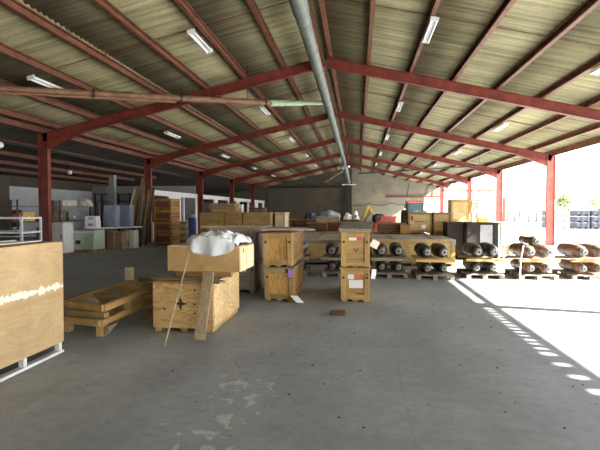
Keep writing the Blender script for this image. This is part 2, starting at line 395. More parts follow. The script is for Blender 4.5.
# dark doorway and window of the annex wall
t = thing('window_1', 'white framed window with dark pane in the annex wall', 'window', (-17.98,23.6,1.15), kind='structure')
MB().box(0,.03,-.5,.5,-.45,.45).build('pane', DARKST, t)
for (y0,y1,z0,z1) in ((-.62,-.5,-.55,.55),(.5,.62,-.55,.55),(-.5,.5,.45,.55),(-.5,.5,-.55,-.45)):
    MB().box(0,.06,y0,y1,z0,z1).build('window_frame', WHITEP, t)
t = thing('door_1', 'dark open doorway in the white annex wall', 'door', (-17.98,26.2,0), kind='structure')
MB().box(0,.03,-.55,.55,0,2.15).build('dark_opening', DARKST, t)  # dark sheet standing for the shade inside the open doorway
MB().box(0,.08,.55,1.0,0,2.15).build('door_panel', GREYP, t)
struct(MB().box(-18,-17.7,21.8,22.9,0,3.3).build('wall_left', DARKW), 'dark pier at the near end of the white annex wall', 'wall')

# white framed partition along the left columns, behind the second one
PX = -10.75
struct(MB().box(PX-.08, PX+.08, 23.4, 54.9, 2.38, 2.66).build('partition_beam', WHITEP), 'white fascia along the top of the office partition', 'fascia')
struct(MB().box(PX-4.3, PX-.09, 31.4, 54.9, 2.45, 2.6).build('ceiling', GREYP), 'low ceiling behind the white office partition', 'ceiling')
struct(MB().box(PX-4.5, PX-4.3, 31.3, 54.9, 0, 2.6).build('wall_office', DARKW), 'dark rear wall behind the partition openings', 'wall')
for i, (y0, y1) in enumerate(((23.55,24.1),(26.6,28.5),(28.95,29.1),(31.1,32.4),(35.4,36.3),(39.2,40.5),(42.2,43.2),(46.5,47.3),(50,51.5),(54,54.9))):
    struct(MB().box(PX-.05, PX+.05, y0, y1, 0, 2.38).build('partition_column', WHITEP), 'white post or panel of the office partition, %s from the near end' % ORD[i], 'partition panel')
for i, (y0, y1) in enumerate(((24.1,26.6),(29.1,31.1),(32.4,35.4),(36.3,39.2),(40.5,42.2),(43.2,46.5),(47.3,50),(51.5,54))):
    struct(MB().box(PX-.03, PX+.03, y0, y1, 0, .95).build('partition_wall', GREYP), 'grey lower panel of the office partition, %s from the near end' % ORD[i], 'partition panel')

# ------------------------------------------------------------------ duct, lamps and pipes
t = thing('ventilation_duct', 'long grey spiral ventilation duct hung along the ridge', 'duct', (0,0,0))
DX, DZ = -1.24, 5.9
MB().tube([(DX,6,DZ),(DX,44.4,DZ)], .165, 20).build('duct_body', GALV, t, smooth=False)
for j in range(19):
    y = 9.2 + j*1.9; MB().tube([(DX,y-.03,DZ),(DX,y+.03,DZ)], .175, 20).build('collar', GALV, t)
MB().tube([(DX,6.0,DZ),(DX,10.6,DZ)], .185, 20).build('end_sleeve', GALV, t)
MB().tube([(DX,44.4,DZ),(DX-.1,45.0,DZ-.1),(DX-.3,45.2,DZ-.3)], [.2,.25,.33], 16).build('mouth', GALV, t)
for j in range(6):
    y = 11 + 6.5*j; MB().tube([(DX,y,DZ+.19),(DX,y,zr(DX))], .012, 6).build('hanger', DARKST, t)
t = thing('sloping_duct', 'pale duct sloping down below the far end of the ridge', 'duct', (0,0,0))
MB().tube([(-1.25,46.4,5.8),(-.98,50.5,4.5)], .21, 14).build('duct_body', GALV, t)
MB().tube([(-1.27,46.2,5.86),(-1.25,46.5,5.77)], .24, 14).build('collar', GALV, t)
MB().tube([(-.98,50.5,4.5),(-.98,50.5,zr(-.98))], .015, 6).build('hanger', DARKST, t)
t = thing('branch_duct', 'green branch duct with rust brown boom joining the ridge duct', 'duct', (0,0,0))
J = Vector((-2.67,14.55,4.83)); K = Vector((DX-.1,19.9,5.95))
MB().tube([J, J.lerp(K,.5)], .10, 12).build('green_sleeve', GREENP, t)
MB().tube([J.lerp(K,.48), K], .07, 12).build('green_pipe', GREENP, t)
E0 = Vector((-8.5,10.65,4.48))
MB().tube([E0, J], [.075,.095], 10).build('boom', RUSTB, t)
MB().bar(E0+Vector((0,0,-.11)), E0.lerp(J,.6)+Vector((0,0,-.11)), .06, .05).build('boom_rib', RUSTB, t)
for q in (.3,.62,.98):
    p = E0.lerp(J,q); MB().tube([p-(J-E0).normalized()*.03, p+(J-E0).normalized()*.03], .12, 10).build('clamp', DARKST, t)
for q in (.1, .9): 
    p = E0.lerp(J,q); MB().tube([p, (p.x,p.y,zr(p.x)-.1)], .012, 6).build('hanger', DARKST, t)
t = thing('pipe', 'thin dark pipe crossing below the far right roof', 'pipe')
MB().tube([(0,28,3.68),(6.9,28.4,4.1)], .035, 8).build('pipe_run', DARKST, t)
for q in (.02,.98): MB().tube([(6.9*q,28+.4*q,3.68+.42*q),(6.9*q,28+.4*q,zr(6.9*q))], .008, 6).build('hanger', DARKST, t)

def lamp(loc, label, rot=0):
    t = thing('batten_light', label, 'ceiling light', loc, rot, 'twin tube batten lights under the roof')
    MB().box(-.05,.05,-.68,.68,-.05,0).build('housing', WHITEP, t, bevel=.008)
    for s in (-1,1): MB().tube([(s*.06,-.65,-.06),(s*.06,.65,-.06)], .022, 8).build('tube', TUBE, t)
    for e in (-1,1): MB().box(-.09,.09,e*.67-.02,e*.67+.02,-.09,0).build('end_cap', WHITEP, t)
    return t
rows = {-7.63:'lower left row', -3.74:'upper left row', 1.6:'upper right row', 5.4:'lower right row'}
L0 = None
for x, rn in rows.items():
    for i, Y in enumerate((11.3, 19.4, 27.4, 35.4, 43.4)):
        if x == 5.4 and i == 0: pass
        lab = 'white twin tube light under the roof, %s from the camera in the %s' % (ORD[i], rn)
        loc = (x, Y, zr(x) - .20)
        rt = (0, math.atan(SL)*(1 if x > RX else -1), 0)
        if L0 is None: L0 = lamp(loc, lab, rt)
        else: dup(L0, loc, lab, rt)
c = dup(L0, (-.85,48.2,4.15), 'white twin tube light hanging crosswise beneath the far duct', (0,0,PI/2))
MB().tube([(0,0,0),(0,0,zr(-.85)-4.15)], .01, 6).build('hanger', DARKST, c)
for lab, loc in (('round white globe lamp below the annex eave, upper left of the photo', (-10.8,13.6,3.57)), ('tiny round globe lamp deeper in the dark annex', (-13.2,21.0,3.33))):
    t = thing('globe_lamp', lab, 'lamp', loc)
    MB().lathe_y([(-.1,.03),(-.07,.08),(0,.11),(.07,.08),(.1,.03)], 12).build('globe', TUBE, t, smooth=True, rot=(PI/2,0,0))
    MB().tube([(0,0,.1),(0,0,.56)], .01, 6).build('stem', DARKST, t)

# ------------------------------------------------------------------ crates, pallets, boards
def board(name, label, p0, p1, w, th, mat, cat='board', group=None, up=Vector((0,0,1))):
    p0, p1 = Vector(p0), Vector(p1)
    mb = MB().bar(p0, p1, w, th, up); c = (p0+p1)/2
    mb.v = [tuple(Vector(v)-c) for v in mb.v]
    return tag(mb.build(name, mat, bevel=.004, loc=c), label, cat, group)

def crate(label, loc, w, d, h, kind='new', rot=0, group=None, panel=None, bat=None, lid='grey', lidover=.02, skid=.08, bw=.09, slats=0, cat='crate', holes=True, name='wooden_crate'):
    """shipping crate: origin at the middle of the front bottom edge; x across, y back"""
    t = thing(name, label, cat, loc, rot, group)
    bat = bat or kind
    pm = panel or wood(kind, 'x')
    z0, z1 = skid, h - .03
    e = .024
    MB().box(-w/2+e, w/2-e, e, d-e, z0, z1).build('body', pm, t, bevel=.004)
    if skid:
        for x in (-w/2+.06, 0, w/2-.06):
            MB().box(x-.045, x+.045, .03, d-.03, 0, z0).build('skid', wood(bat,'y'), t, bevel=.004)
    mz, mx, my = wood(bat,'z'), wood(bat,'x'), wood(bat,'y')
    for s in (-1,1):
        a, b_ = sorted((s*(w/2-.002), s*(w/2-bw)))
        MB().box(a, b_, 0, e, z0, z1).build('batten', mz, t, bevel=.004)
        MB().box(-w/2+bw, w/2-bw, 0.002, e, z0 if s < 0 else z1-bw, z0+bw if s < 0 else z1).build('batten', mx, t, bevel=.004)
        # side faces
        a, b_ = sorted((s*w/2, s*(w/2-e)))
        for yy in (e, d-e-bw): MB().box(a, b_, yy, yy+bw, z0, z1).build('batten', mz, t, bevel=.004)
        for zz in (z0, z1-bw): MB().box(a, b_, e+bw, d-e-bw, zz, zz+bw).build('batten', my, t, bevel=.004)
    if slats:
        hh = (z1-z0-2*bw)/slats
        for j in range(slats):
            zc = z0+bw+hh*(j+.5)
            MB().box(-w/2+bw, w/2-bw, .006, e, zc-hh*.40, zc+hh*.40).build('slat', mx, t, bevel=.004)
    if holes:
        for s in (-1,1): MB().tube([(s*(w/2-bw*.55), -.004, z1-(z1-z0)*.28), (s*(w/2-bw*.55), .006, z1-(z1-z0)*.28)], .022, 10).build('bolt', INK, t)
    MB().box(-w/2-lidover, w/2+lidover, -lidover, d+lidover, z1, h).build('lid', wood(lid,'y'), t, bevel=.004)
    return t

# big plywood case at the left edge
t = thing('plywood_case', 'big pale plywood case smeared with white glue, cut off by the left edge', 'crate', (-3.86,4.15,0))
MB().box(-.57,.57,-.93,.93,.12,1.25).build('panel_box', PLY_BIG, t, bevel=.004)
for s in (-1,1):
    MB().box(s*.53-.04,s*.53+.04,-.93,.93,0,.03).build('bottom_rail', WHITEP, t, bevel=.004)
    for y in (-.88,-.3,.3,.88): MB().box(s*.53-.03,s*.53+.03,y-.025,y+.025,.03,.12).build('foot', WHITEP, t, bevel=.004)
for x in (-.3,0,.3): MB().box(x-.03,x+.03,-.9,.9,1.25,1.262).build('top_strip', WHITEP, t)

WHITE_SHADE = plain('white_paint_shaded', (.55,.57,.60), .5, 0, .12, 5)  # white paint greyed down, shade on the stillage put into the colour
# white railed stillage behind it
t = thing('stillage', 'white painted tube stillage behind the big plywood case', 'stillage', (-6.5,7.9,0))
W_, D_ = .8, .25
for x in (-W_,-.0,W_):
    for y in ((-D_, D_) if x else (-D_,)):
        MB().box(x-.016,x+.016,y-.016,y+.016,0,1.475).build('post', WHITE_SHADE, t)
for z in (.9,1.21,1.46):
    for y in (-D_,D_): MB().box(-W_,W_,y-.015,y+.015,z-.015,z+.015).build('rail', WHITE_SHADE, t)
    for x in (-W_,W_): MB().box(x-.015,x+.015,-D_,D_,z-.015,z+.015).build('rail', WHITE_SHADE, t)
MB().box(-W_,W_,-D_,D_,.90,.96).build('deck', DARKST, t)
for i, (x, y, w, d, h) in enumerate(((-.42,0,.62,.4,.16),(.32,0,.65,.4,.2),(.3,0,.3,.25,.26))):
    b = MB().box(-w/2,w/2,-d/2,d/2,0,h)
    z = .961 if i < 2 else 1.162
    if i == 2: b = MB().box(-w/2,w/2,-d/2,d/2,0,.09)
    t2 = thing('black_tray', ('low black tray on the left of the stillage deck','taller black tray on the right of the stillage deck','small black tray lying on the taller tray of the stillage')[i], 'tray', (-6.5+x,7.9+y,z))
    b.build('tray_body', BLACKP, t2, bevel=.01)
    hh = h if i < 2 else .09
    MB().box(-w/2-.015,w/2+.015,-d/2-.015,d/2+.015,hh-.03,hh-.005).build('rim', GREYP, t2, bevel=.005)

# two timber frames on the floor
def timber_frame(label, pts, z0, z1, mat='new', slats=2):
    """pts: front-left, front-right, back-right, back-left"""
    t = thing('timber_cradle', label, 'timber cradle', (pts[0][0], pts[0][1], z0))
    O = Vector((pts[0][0], pts[0][1], 0)); P = [Vector((x,y,0))-O for x, y in pts]; h = z1-z0
    th = .06
    MB().bar(P[0]+Vector((0,0,h/2)), P[1]+Vector((0,0,h/2)), th, h).build('front_beam', wood(mat,'x'), t, bevel=.005)
    MB().bar(P[1]+Vector((0,0,h/2)), P[2]+Vector((0,0,h/2)), th, h).build('side_beam', wood(mat,'y'), t, bevel=.005)
    MB().bar(P[3]+Vector((0,0,h/2)), P[0]+Vector((0,0,h/2)), th, h).build('side_beam', wood('tan','y'), t, bevel=.005)
    MB().bar(P[2]+Vector((0,0,h/2)), P[3]+Vector((0,0,h/2)), th, h).build('rear_beam', wood('tan','x'), t, bevel=.005)
    for j in range(slats):
        u = (j+1)/(slats+1); a = P[0].lerp(P[3],u); b_ = P[1].lerp(P[2],u)
        MB().bar(a+Vector((0,0,.025)), b_+Vector((0,0,.025)), .12, .05).build('cross_slat', wood('tan','x'), t, bevel=.004)
    return t
lo = timber_frame('lower of two long timber frames on the floor, standing on blocks', [(-3.86,5.86),(-3.2,5.70),(-3.2,8.2),(-3.86,8.2)], .14, .22)
for (x, y) in ((-.0+.62,-.06),(.60,1.9),(.06,.1),(.06,1.9)):
    MB().box(x-.05,x+.05,y-.06,y+.06,-.14,0).build('leg', wood('new','z'), lo, bevel=.005)
MB().add([(.70,-.12,-.01),(.70,.14,-.01),(.70,-.12,-.11),(.74,-.12,-.01),(.74,.14,-.01),(.74,-.12,-.11)], [(0,1,2),(3,5,4),(0,3,4,1),(1,4,5,2),(2,5,3,0)]).build('gusset', wood('old','y'), lo)
tag(MB().box(-.30,.30,-.045,.045,.03,.09).build('timber_block', wood('tan','x'), loc=(-3.5,5.93,.191), rot=(0,0,-.22)), 'front spacer block between the two timber frames', 'timber block')
tag(MB().box(-.05,.05,-.2,.2,0,.121).build('timber_block', wood('new','y'), loc=(-3.19,6.6,.222)), 'right spacer block between the two timber frames', 'timber block')
tag(MB().box(-.30,.30,-.045,.045,0,.121).build('timber_block', wood('tan','x'), loc=(-3.5,7.5,.222)), 'rear spacer block between the two timber frames', 'timber block')
up = timber_frame('upper of two long timber frames, stacked beside the starred crate', [(-3.80,5.88),(-3.12,5.63),(-3.16,8.0),(-3.80,8.0)], .345, .43)
ch = MB(); aa = [(.24+.13*math.cos(PI-k*PI/8), .075*math.sin(k*PI/8)+.03) for k in range(9)]
ch.add([(x+.04,.10-.07*x,z) for x, z in aa]+[(x+.05,.14-.07*x,z) for x, z in aa], [tuple(range(9)), tuple(range(9,18))[::-1]]+[(k,(k+1) % 9,9+(k+1) % 9,9+k) for k in range(9)])
ch.build('curved_chock', wood('old','x'), up)
tag(MB().box(-.065,.065,-.03,.03,0,.21).build('timber_post', wood('pale','z'), bevel=.004, loc=(-3.80,7.70,.431)), 'short upright timber post at the far end of the timber frames', 'post')
board('floor_batten', 'long batten lying behind the timber frames toward the starred crate', (-3.05,6.9,.06), (-2.95,8.4,.06), .09, .12, wood('tan','y'))
board('loose_plank', 'long tan plank sloping over the far end of the timber frames', (-3.3,7.0,.45), (-2.75,8.9,.45), .12, .03, wood('tan','y'))

# starred crate in the middle
t = crate('plywood crate with a black four pointed star on its front', (-2.27,6.08,0), .82, 1.36, .66, 'new', 0, panel=PLYX, lid='new', lidover=0, skid=.05, holes=False)
for c in list(t.children):
    if c.name.startswith('batten'): bpy.data.objects.remove(c)
for c in t.children:
    if c.name.startswith('body'):
        c.data.materials[0] = PLYX
MB().box(-.41,.41,-.012,.012,.05,.64).build('front_panel', PLYX, t, bevel=.003, loc=(0,.012,0))
for s in (-1,1): MB().box(-.012,.012,.026,1.35,.07,.655).build('side_panel', PLY, t, bevel=.003, loc=(s*.405,0,0))
star = []
for k in range(16):
    a = k*PI/8; r = .10 if k % 4 == 0 else .042
    if k % 4 == 2: r = .030
    star.append((r*math.sin(a), r*math.cos(a)))
mb = MB(); n = len(star)
mb.add([(x,0,z) for x, z in star]+[(x,.004,z) for x, z in star], [tuple(range(n)), tuple(range(n,2*n))[::-1]]+[(i,(i+1) % n,n+(i+1) % n,n+i) for i in range(n)])
mb.build('star_mark', INK, t, loc=(-.03,-.003,.375))
for (x, z) in ((.16,.56),(.16,.37),(.16,.25),(-.25,.30)): MB().tube([(x,-.003,z),(x,.002,z)], .014, 8).build('nail_hole', INK, t)
board('flat_board', 'grey board lying crosswise on the starred crate, pointing left', (-2.80,6.36,.676), (-1.72,6.03,.676), .15, .03, wood('old','x'))
board('flat_board', 'short tan board across the rear of the starred crate', (-2.6,7.2,.682), (-1.7,7.2,.682), .12, .04, wood('tan','x'))
board('flat_board', 'thick tan bearer under the front of the tan box', (-2.55,6.62,.702), (-1.75,6.62,.702), .10, .082, wood('tan','x'))
# tan box
t = thing('tan_box', 'tan board box set askew on top of the starred crate', 'box', (-2.13,6.50,.745), rad(-1))
BW, BD, BH = 1.04, .84, .345
MB().box(-BW/2,BW/2,0,BD,0,BH).build('box_body', CARD, t, bevel=.006)
MB().box(BW/2,BW/2+.006,.02,BD*.45,.0,BH-.01).build('side_flap', CARDP, t)
MB().box(BW/2,BW/2+.006,BD*.47,BD-.02,.0,BH-.02).build('side_flap', CARDP, t)
MB().box(-BW/2,BW/2,0.0,.3,BH,BH+.012).build('lid_flap', CARDP, t)
MB().box(BW/2+.004,BW/2+.009,.16,.19,BH-.09,BH-.03).build('hand_slot', INK, t)
# crumpled sheet
def sheet():
    nx, ny = 70, 56; vs = []; rr = random.Random(3)
    from mathutils import noise as N
    for j in range(ny+1):
        for i in range(nx+1):
            u = i/nx*2-1; v = j/ny*2-1
            # rounded outline
            rr_ = 1.0 - .10*abs(u*v) + .03*math.sin(7*u+3*v)
            x = u*.43*rr_; y = v*.50*rr_
            e = max(0, 1 - (u*u*.9+v*v*.8)*.62)
            p = Vector((x*2.6, y*2.6, 1.3))
            rid = 1 - abs(N.noise(p*1.3))*2.2
            rid2 = 1 - abs(N.noise(p*3.1+Vector((5,2,1))))*2.2
            rid3 = 1 - abs(N.noise(p*6.5+Vector((1,7,3))))*2
            fold = abs(math.sin(5.5*u+3.0*v+2*N.noise(p)))
            z = .004 + .075*e + (.055*rid + .045*rid2 + .018*rid3 + .03*fold)*(.35+.65*e)
            sf = min(1, max(0, (u+1)/.55)); sf = sf*sf*(3-2*sf)
            if u < 0: y *= 1 - .5*(-u)**1.6
            front = -.385 - .02*math.sin(5*u)
            if v < -.70:
                q = (-v-.70)/.30
                y = (1-sf)*y + sf*(front - .035*q - .02*q*math.sin(9*u))
                z = max(z*(1-q), .0) - sf*q*(.03 + .11*max(0, 1-((u-.1)/.95)**2)) - .004*sf + .012*(1-sf)
            elif y < front + .02: y = front + .02
            z = max(z, .012) if v >= -.70 else z
            if u > .84 and v >= -.70: z = z - (u-.84)*.35; x += .02
            vs.append((x, y, z))
    mb = MB(); w = nx+1
    mb.add(vs, [(j*w+i, j*w+i+1, (j+1)*w+i+1, (j+1)*w+i) for j in range(ny) for i in range(nx)])
    return mb
m, nt, b = newmat('white_plastic_film', .32); b.inputs['Base Color'].default_value = (.80,.82,.85,1)
f = noise(nt, objvec(nt), 7, 6, .8); bump(nt, b, f, .6, .03)
o = sheet().build('plastic_sheet', m, smooth=True, loc=(-2.03,6.86,1.112), rot=(0,0,-.06))
so = o.modifiers.new('thick', 'SOLIDIFY'); so.thickness = .004
tag(o, 'crumpled white plastic sheeting heaped on the tan box', 'plastic sheet')
# leaning sticks
board('leaning_stick', 'thin stick leaning on the tan box, its foot on the floor', (-2.25,5.42,.005), (-2.29,6.44,1.08), .020, .018, wood('pale','z'))
board('leaning_plank', 'wide weathered plank leaning on the front of the starred crate', (-1.915,5.68,.012), (-1.90,6.02,.80), .14, .026, wood('weather','z'), up=Vector((0,-1,.4)))

# weathered crates behind it, then the stacks in the row
G1 = 'two-high stacks of long crates across the hall'
crate('lower weathered grey crate behind the plastic sheeting', (-2.4,9.0,0), .92, 1.5, .64, 'old', 0, G1)
t = crate('upper weathered grey crate behind the plastic sheeting', (-2.4,9.0,.642), .92, 1.5, .62, 'old', 0, G1, lid='grey', skid=.05)
board('lid_board', 'pale loose board on the grey crate behind the plastic sheeting', (-3.0,9.05,1.281), (-2.0,9.25,1.281), .2, .025, wood('pale','x'))
# stack with the purple tag
t = crate('lower crate with a purple tag, under the crate with the tilted lid board', (-1.37,8.36,0), .52, 1.5, .60, 'new', 0, G1, panel=OSB, bat='tan', lid='old', skid=.04)
MB().box(.16,.235,-.006,-.001,.42,.55).build('purple_tag', PURP, t)
MB().box(.11,.16,-.006,-.001,.50,.57).build('ink_stamp', INK, t)
t = crate('upper crate leaning slightly, with a loose grey board on its top', (-1.39,8.36,.606), .52, 1.5, .62, 'new', (0,rad(-1.2),rad(-1)), G1, panel=OSB, bat='new', lid='red', skid=.03)
board('lid_board', 'wide grey board resting across the leaning upper crate', (-1.72,8.50,1.262), (-.80,8.72,1.25), .44, .028, wood('grey','x'))
board('lid_board', 'narrow grey board lying on the rear of the leaning upper crate', (-1.75,9.2,1.26), (-.95,9.3,1.25), .3, .028, wood('grey','x'))
tag(MB().box(-.09,.09,-.004,.004,0,.2).build('paper_sheet', PAPER, loc=(-.98,8.2,.015), rot=(rad(-62),rad(10),rad(50))), 'white paper sheet lying at the foot of the purple tagged crate', 'paper')
# stack with labels
t = crate('lower crate bearing white and orange labels, in the middle of the hall', (-.045,8.45,0), .5, 1.5, .60, 'new', 0, G1, lid='new', skid=.04)
for nm, x0, x1, z0, z1, mt in (('white_label',-.11,.14,.24,.38,PAPER),('small_white_label',-.13,-.02,.395,.48,PAPER),('orange_label',-.005,.145,.40,.49,ORNG),('green_label',-.09,-.01,.485,.53,GRNL)):
    MB().box(x0,x1,.019,.0225,z0,z1).build(nm, mt, t)
for z in (.48,.43): MB().box(.185,.22,-.003,.001,z-.015,z+.015).build('ink_stamp', INK, t)
MB().box(.02,.15,.012,.0185,.135,.15).build('stencil_mark', INK, t)
tag(MB().box(-.04,.04,-.003,.003,0,.17).build('paper_flap', PAPER, loc=(.262,8.5,.40), rot=(0,rad(8),rad(15))), 'small white paper flap beside the labelled lower crate', 'paper')
t = crate('upper crate with a red and white sticker and tilted grey lid', (-.045,8.45,.602), .5, 1.5, .64, 'new', 0, G1, lid='new', skid=.02)
MB().box(-.11,.02,.019,.0225,.47,.53).build('white_sticker', PAPER, t); MB().box(.02,.13,.019,.0225,.47,.53).build('red_sticker', REDL, t)
for s in (-1,1): MB().bar((.01,.020,.27),(.01+s*.04,.020,.33),.012,.006, up=Vector((0,-1,0))).build('arrow_mark', INK, t)
t = thing('tilted_lid', 'thick weathered lid resting tilted on the stickered crate', 'lid', (-.045,8.42,1.243), (rad(3.2),0,0))
MB().box(-.29,.29,-.02,1.55,0,.035).build('lid_board', wood('grey','y'), t, bevel=.004)
MB().box(-.29,-.2,.05,.14,-.0,-.0).build('spacer', wood('old','x'), t)
bpy.data.objects.remove(bpy.data.objects['spacer'])
tag(MB().box(-.07,.07,-.004,.004,-.07,.07).build('paper_card', PAPER, loc=(.30,8.75,.99), rot=(0,rad(28),0)), 'white card sticking out beside the stickered upper crate', 'paper')
tag(MB().box(-.11,.11,-.05,.05,0,.07).build('scrap_block', wood('brown','x'), bevel=.006, loc=(-.30,7.36,0), rot=(0,0,.1)), 'small scrap of timber on the floor before the labelled crate', 'timber block')

# ------------------------------------------------------------------ rollers on pallets
def pallet(label, loc, w=.84, d=1.2, kind='old', group=None):
    t = thing('pallet', label, 'pallet', loc, 0, group)
    for x in (-w/2+.05, 0, w/2-.05):
        for y in (.06, d/2, d-.06): MB().box(x-.05,x+.05,y-.06,y+.06,.02,.09).build('block', wood(kind,'y'), t, bevel=.003)
        MB().box(x-.05,x+.05,0,d,0,.02).build('runner', wood(kind,'y'), t)
    for k in range(6):
        y = .0 + k*(d-.12)/5; MB().box(-w/2,w/2,y,y+.12,.09,.112).build('deck_board', wood(kind,'x'), t, bevel=.003)
    return t
def roller(label, loc, mat=ROLL, rot=0, L=1.15, r=.15, group=None):
    t = thing('steel_roller', label, 'roller', loc, rot, group)
    MB().lathe_y([(.10,.05),(.10,.085),(.13,.105),(.20,.112),(.22,.135),(.34,r*1.03),(.40,r*1.08),(.62*L,r*1.10),(.64*L,r*1.16),(.68*L,r*1.16),(.70*L,r*1.08),(L,r),(L+.06,.1)], 24).build('drum', mat, t, smooth=False)
    hub = MB().lathe_y([(0,.040),(0,.058),(.02,.064),(.07,.066),(.075,.088),(.10,.09),(.10,.05)], 20).build('hub', HUB, t)
    MB().tube([(0.002,-.006,0),(0.002,.01,0)], .030, 12).build('bore', INK, hub)
    for k in range(6):
        a = k*PI/3; MB().tube([(  .078*math.cos(a),.062,.078*math.sin(a)),(.078*math.cos(a),.08,.078*math.sin(a))], .010, 6).build('bolt', DARKST, hub)
    return t
RP = None; PP = None
GP, GR = 'pallets carrying the steel rollers', 'steel rollers stacked on pallets'
PAL = [(-1.64,11.5,'between the grey crate and the purple tagged stack'), (-.42,11.5,'between the purple tagged stack and the labelled stack'),
       (.74,11.5,'just right of the labelled stack'), (1.76,11.32,'in front of the long plywood case'), (2.93,11.6,'in front of the black crates'),
       (4.12,11.6,'in full sun, left of two sunlit pallets'), (5.30,11.72,'in full sun, at the right edge'), (6.5,11.8,'in full sun beyond the right edge')]
for i, (x, y, where) in enumerate(PAL[:7]):
    sunny = i >= 5
    lab = 'low wooden pallet of steel rollers ' + where
    PP = dup(PP, (x,y,0), lab) if PP else pallet(lab, (x,y,0), group=GP)
    for tier in (0,1):
        zc = .112+.150 if tier == 0 else .475+.165
        if tier == 1:
            for yy, fr in ((.06,'front'),(.95,'rear')):
                board('bearer_board', '%s timber bearer between the roller tiers %s' % (fr, where), (x-.44,y+yy,.44), (x+.44,y+yy,.44), .12, .066, wood('new' if i > 2 else 'old','x'), 'timber bearer', 'bearers between the roller tiers')
        for s in (-1,1):
            lab = '%s %s steel roller on the pallet %s' % (('lower','upper')[tier], ('left','right')[s > 0], where)
            rz = (0,0,R.uniform(-.03,.03)); 
            sc = (.84,1,.84) if tier == 0 else (.97,1,.97)
            loc = (x+s*.19+R.uniform(-.012,.012), y-.03+R.uniform(-.06,.03)-(.04 if tier else 0), zc)
            if sunny: o = roller(lab, loc, ROLL_SUN, rz, group=GR)
            elif RP is None: RP = o = roller(lab, loc, ROLL, rz, group=GR)
            else: o = dup(RP, loc, lab, rz)
            o.scale = sc
    if sunny and i == 5:
        roller('small roller nested on top of the upper tier of the strapped sunlit pallet', (x+.0,y+.15,.872), ROLL_SUN, .03, .9, .085, GR)
        tag(MB().tube([(x-.45,y-.06,.008),(x-.45,y-.10,.45),(x-.40,y-.12,.80)], .014, 6).build('strap', PAPER), 'pale strap at the left of the three tier sunlit roller pallet', 'strap')

# ------------------------------------------------------------------ long cases and crates behind the rollers
G2 = 'long plywood cases in rows behind the rollers'
TANP = plywood('tan_plywood', (.60,.42,.17), (.46,.30,.10), 'x')
for row, y in enumerate((14.0, 16.4)):
    for x, w, s in ((-2.75,1.9,'far left'), (-.72,2.0,'middle'), (1.55,2.32,'right') if row == 0 else (1.4,2.04,'right')):
        t = crate('long low plywood case with grey top, %s row, %s' % (('front','rear')[row], s), (x,y,0), w, 2.0 if row == 0 else 2.3, .77, 'tan', 0, G2, panel=TANP, bat='new' if s == 'right' else 'old', lid='beige', lidover=.01, bw=.11, holes=False)
        for q in (-.25,.25):
            MB().box(q*w-.05, q*w+.05, 0, 2.0 if row == 0 else 2.3, .77, .782).build('lid_batten', wood('old','y'), t)
        if s == 'right' and row == 0:
            MB().box(w/2-.12,w/2+.015,-.01,.02,.62,.74).build('corner_iron', GREYP, t)
# black crates
def black(label, loc, w, d, h):
    t = thing('black_case', label, 'case', loc)
    MB().box(-w/2,w/2,0,d,.1,h-.04).build('body', BLACKP, t, bevel=.01)
    MB().box(-w/2-.02,w/2+.02,-.02,d+.02,h-.04,h).build('lid', BLACKP, t, bevel=.01)
    for s in (-1,1):
        MB().box(s*(w/2-.05)-.05,s*(w/2-.05)+.05,-.015,0,.1,h-.04).build('corner_post', BLACKP, t, bevel=.005)
        MB().box(s*(w/2-.08)-.06,s*(w/2-.08)+.06,.05,d-.05,0,.1).build('skid', BLACKP, t)
    for k in range(3): MB().box(-w/2+.1,w/2-.1,-.008,0,.3+k*.28,.36+k*.28).build('rib', BLACKP, t)
    return t
black('narrow black case behind the rollers, left of the pair', (3.13,16.2,0), .50, .8, 1.21)
t = black('wide black case with a grey front panel behind the rollers', (3.91,15.9,0), .96, 1.1, 1.20)
MB().box(-.07,.30,-.02,-.008,.45,1.13).build('grey_panel', GREYP, t)
t = crate('pale crate with grey panel just right of the black cases', (4.75,16.5,0), .42, .9, 1.20, 'pale', 0, lid='pale', holes=False, bw=.06)
MB().box(-.12,.13,-.006,.0,.45,1.12).build('grey_panel', BLUEG, t)
# on the rows
PL2 = plywood('crate_ply', (.66,.48,.22), (.48,.31,.10), 'x')
for x, lab, st in ((2.14,'left plywood crate of the pair on the rear long cases', 1), (2.90,'right plywood crate of the pair on the rear long cases', 0)):
    t = crate(lab, (x,17.2,.785), .80 if x < 2.4 else .62, .9, .74, 'new', 0, panel=PL2, bat='tan', lid='old', skid=.04, holes=False, bw=.06)
    if x > 2.4: t.location.z = .785
    MB().box(.05,.2,.018,.0225,.16,.3).build('white_label', PAPER, t); MB().box(-.3,-.25,.018,.0225,.45,.62).build('stencil_mark', INK, t)
    MB().box(-.2,.1,.018,.0225,.40,.42).build('stencil_mark', INK, t)
tag(MB().box(-.35,.35,-.2,.2,0,.785).build('timber_trestle', wood('brown','x'), loc=(2.86,17.6,0)), 'dark block carrying the right plywood crate of the pair', 'block') if False else None
crate('support crate under the right plywood crate of the pair', (2.90,17.15,0), .62, 1.0, .783, 'tan', 0, holes=False)
crate('low brown crate beside the red skip, on the rear long cases', (1.17,17.1,.785), .92, .8, .36, 'brown', 0, panel=wood('brown','x'), lid='old', skid=.03, holes=False, bw=.07)
crate('small orange crate end next to the low brown crate', (1.60,16.75,.785), .34, .3, .32, 'orange', 0, lid='old', skid=.03, holes=False, bw=.04)
crate('tall square crate standing high near the far right columns', (4.28,21,1.06), .80, .8, .98, 'tan', 0, panel=PL2, lid='old', skid=.05, holes=False)
crate('lower crate beneath the tall square crate', (4.26,21,0), .92, 1.2, 1.058, 'orange', 0, lid='new', holes=False)
t = thing('yellow_bin', 'yellow plastic bin beside the tall square crate', 'bin', (5.02,20.5,0))
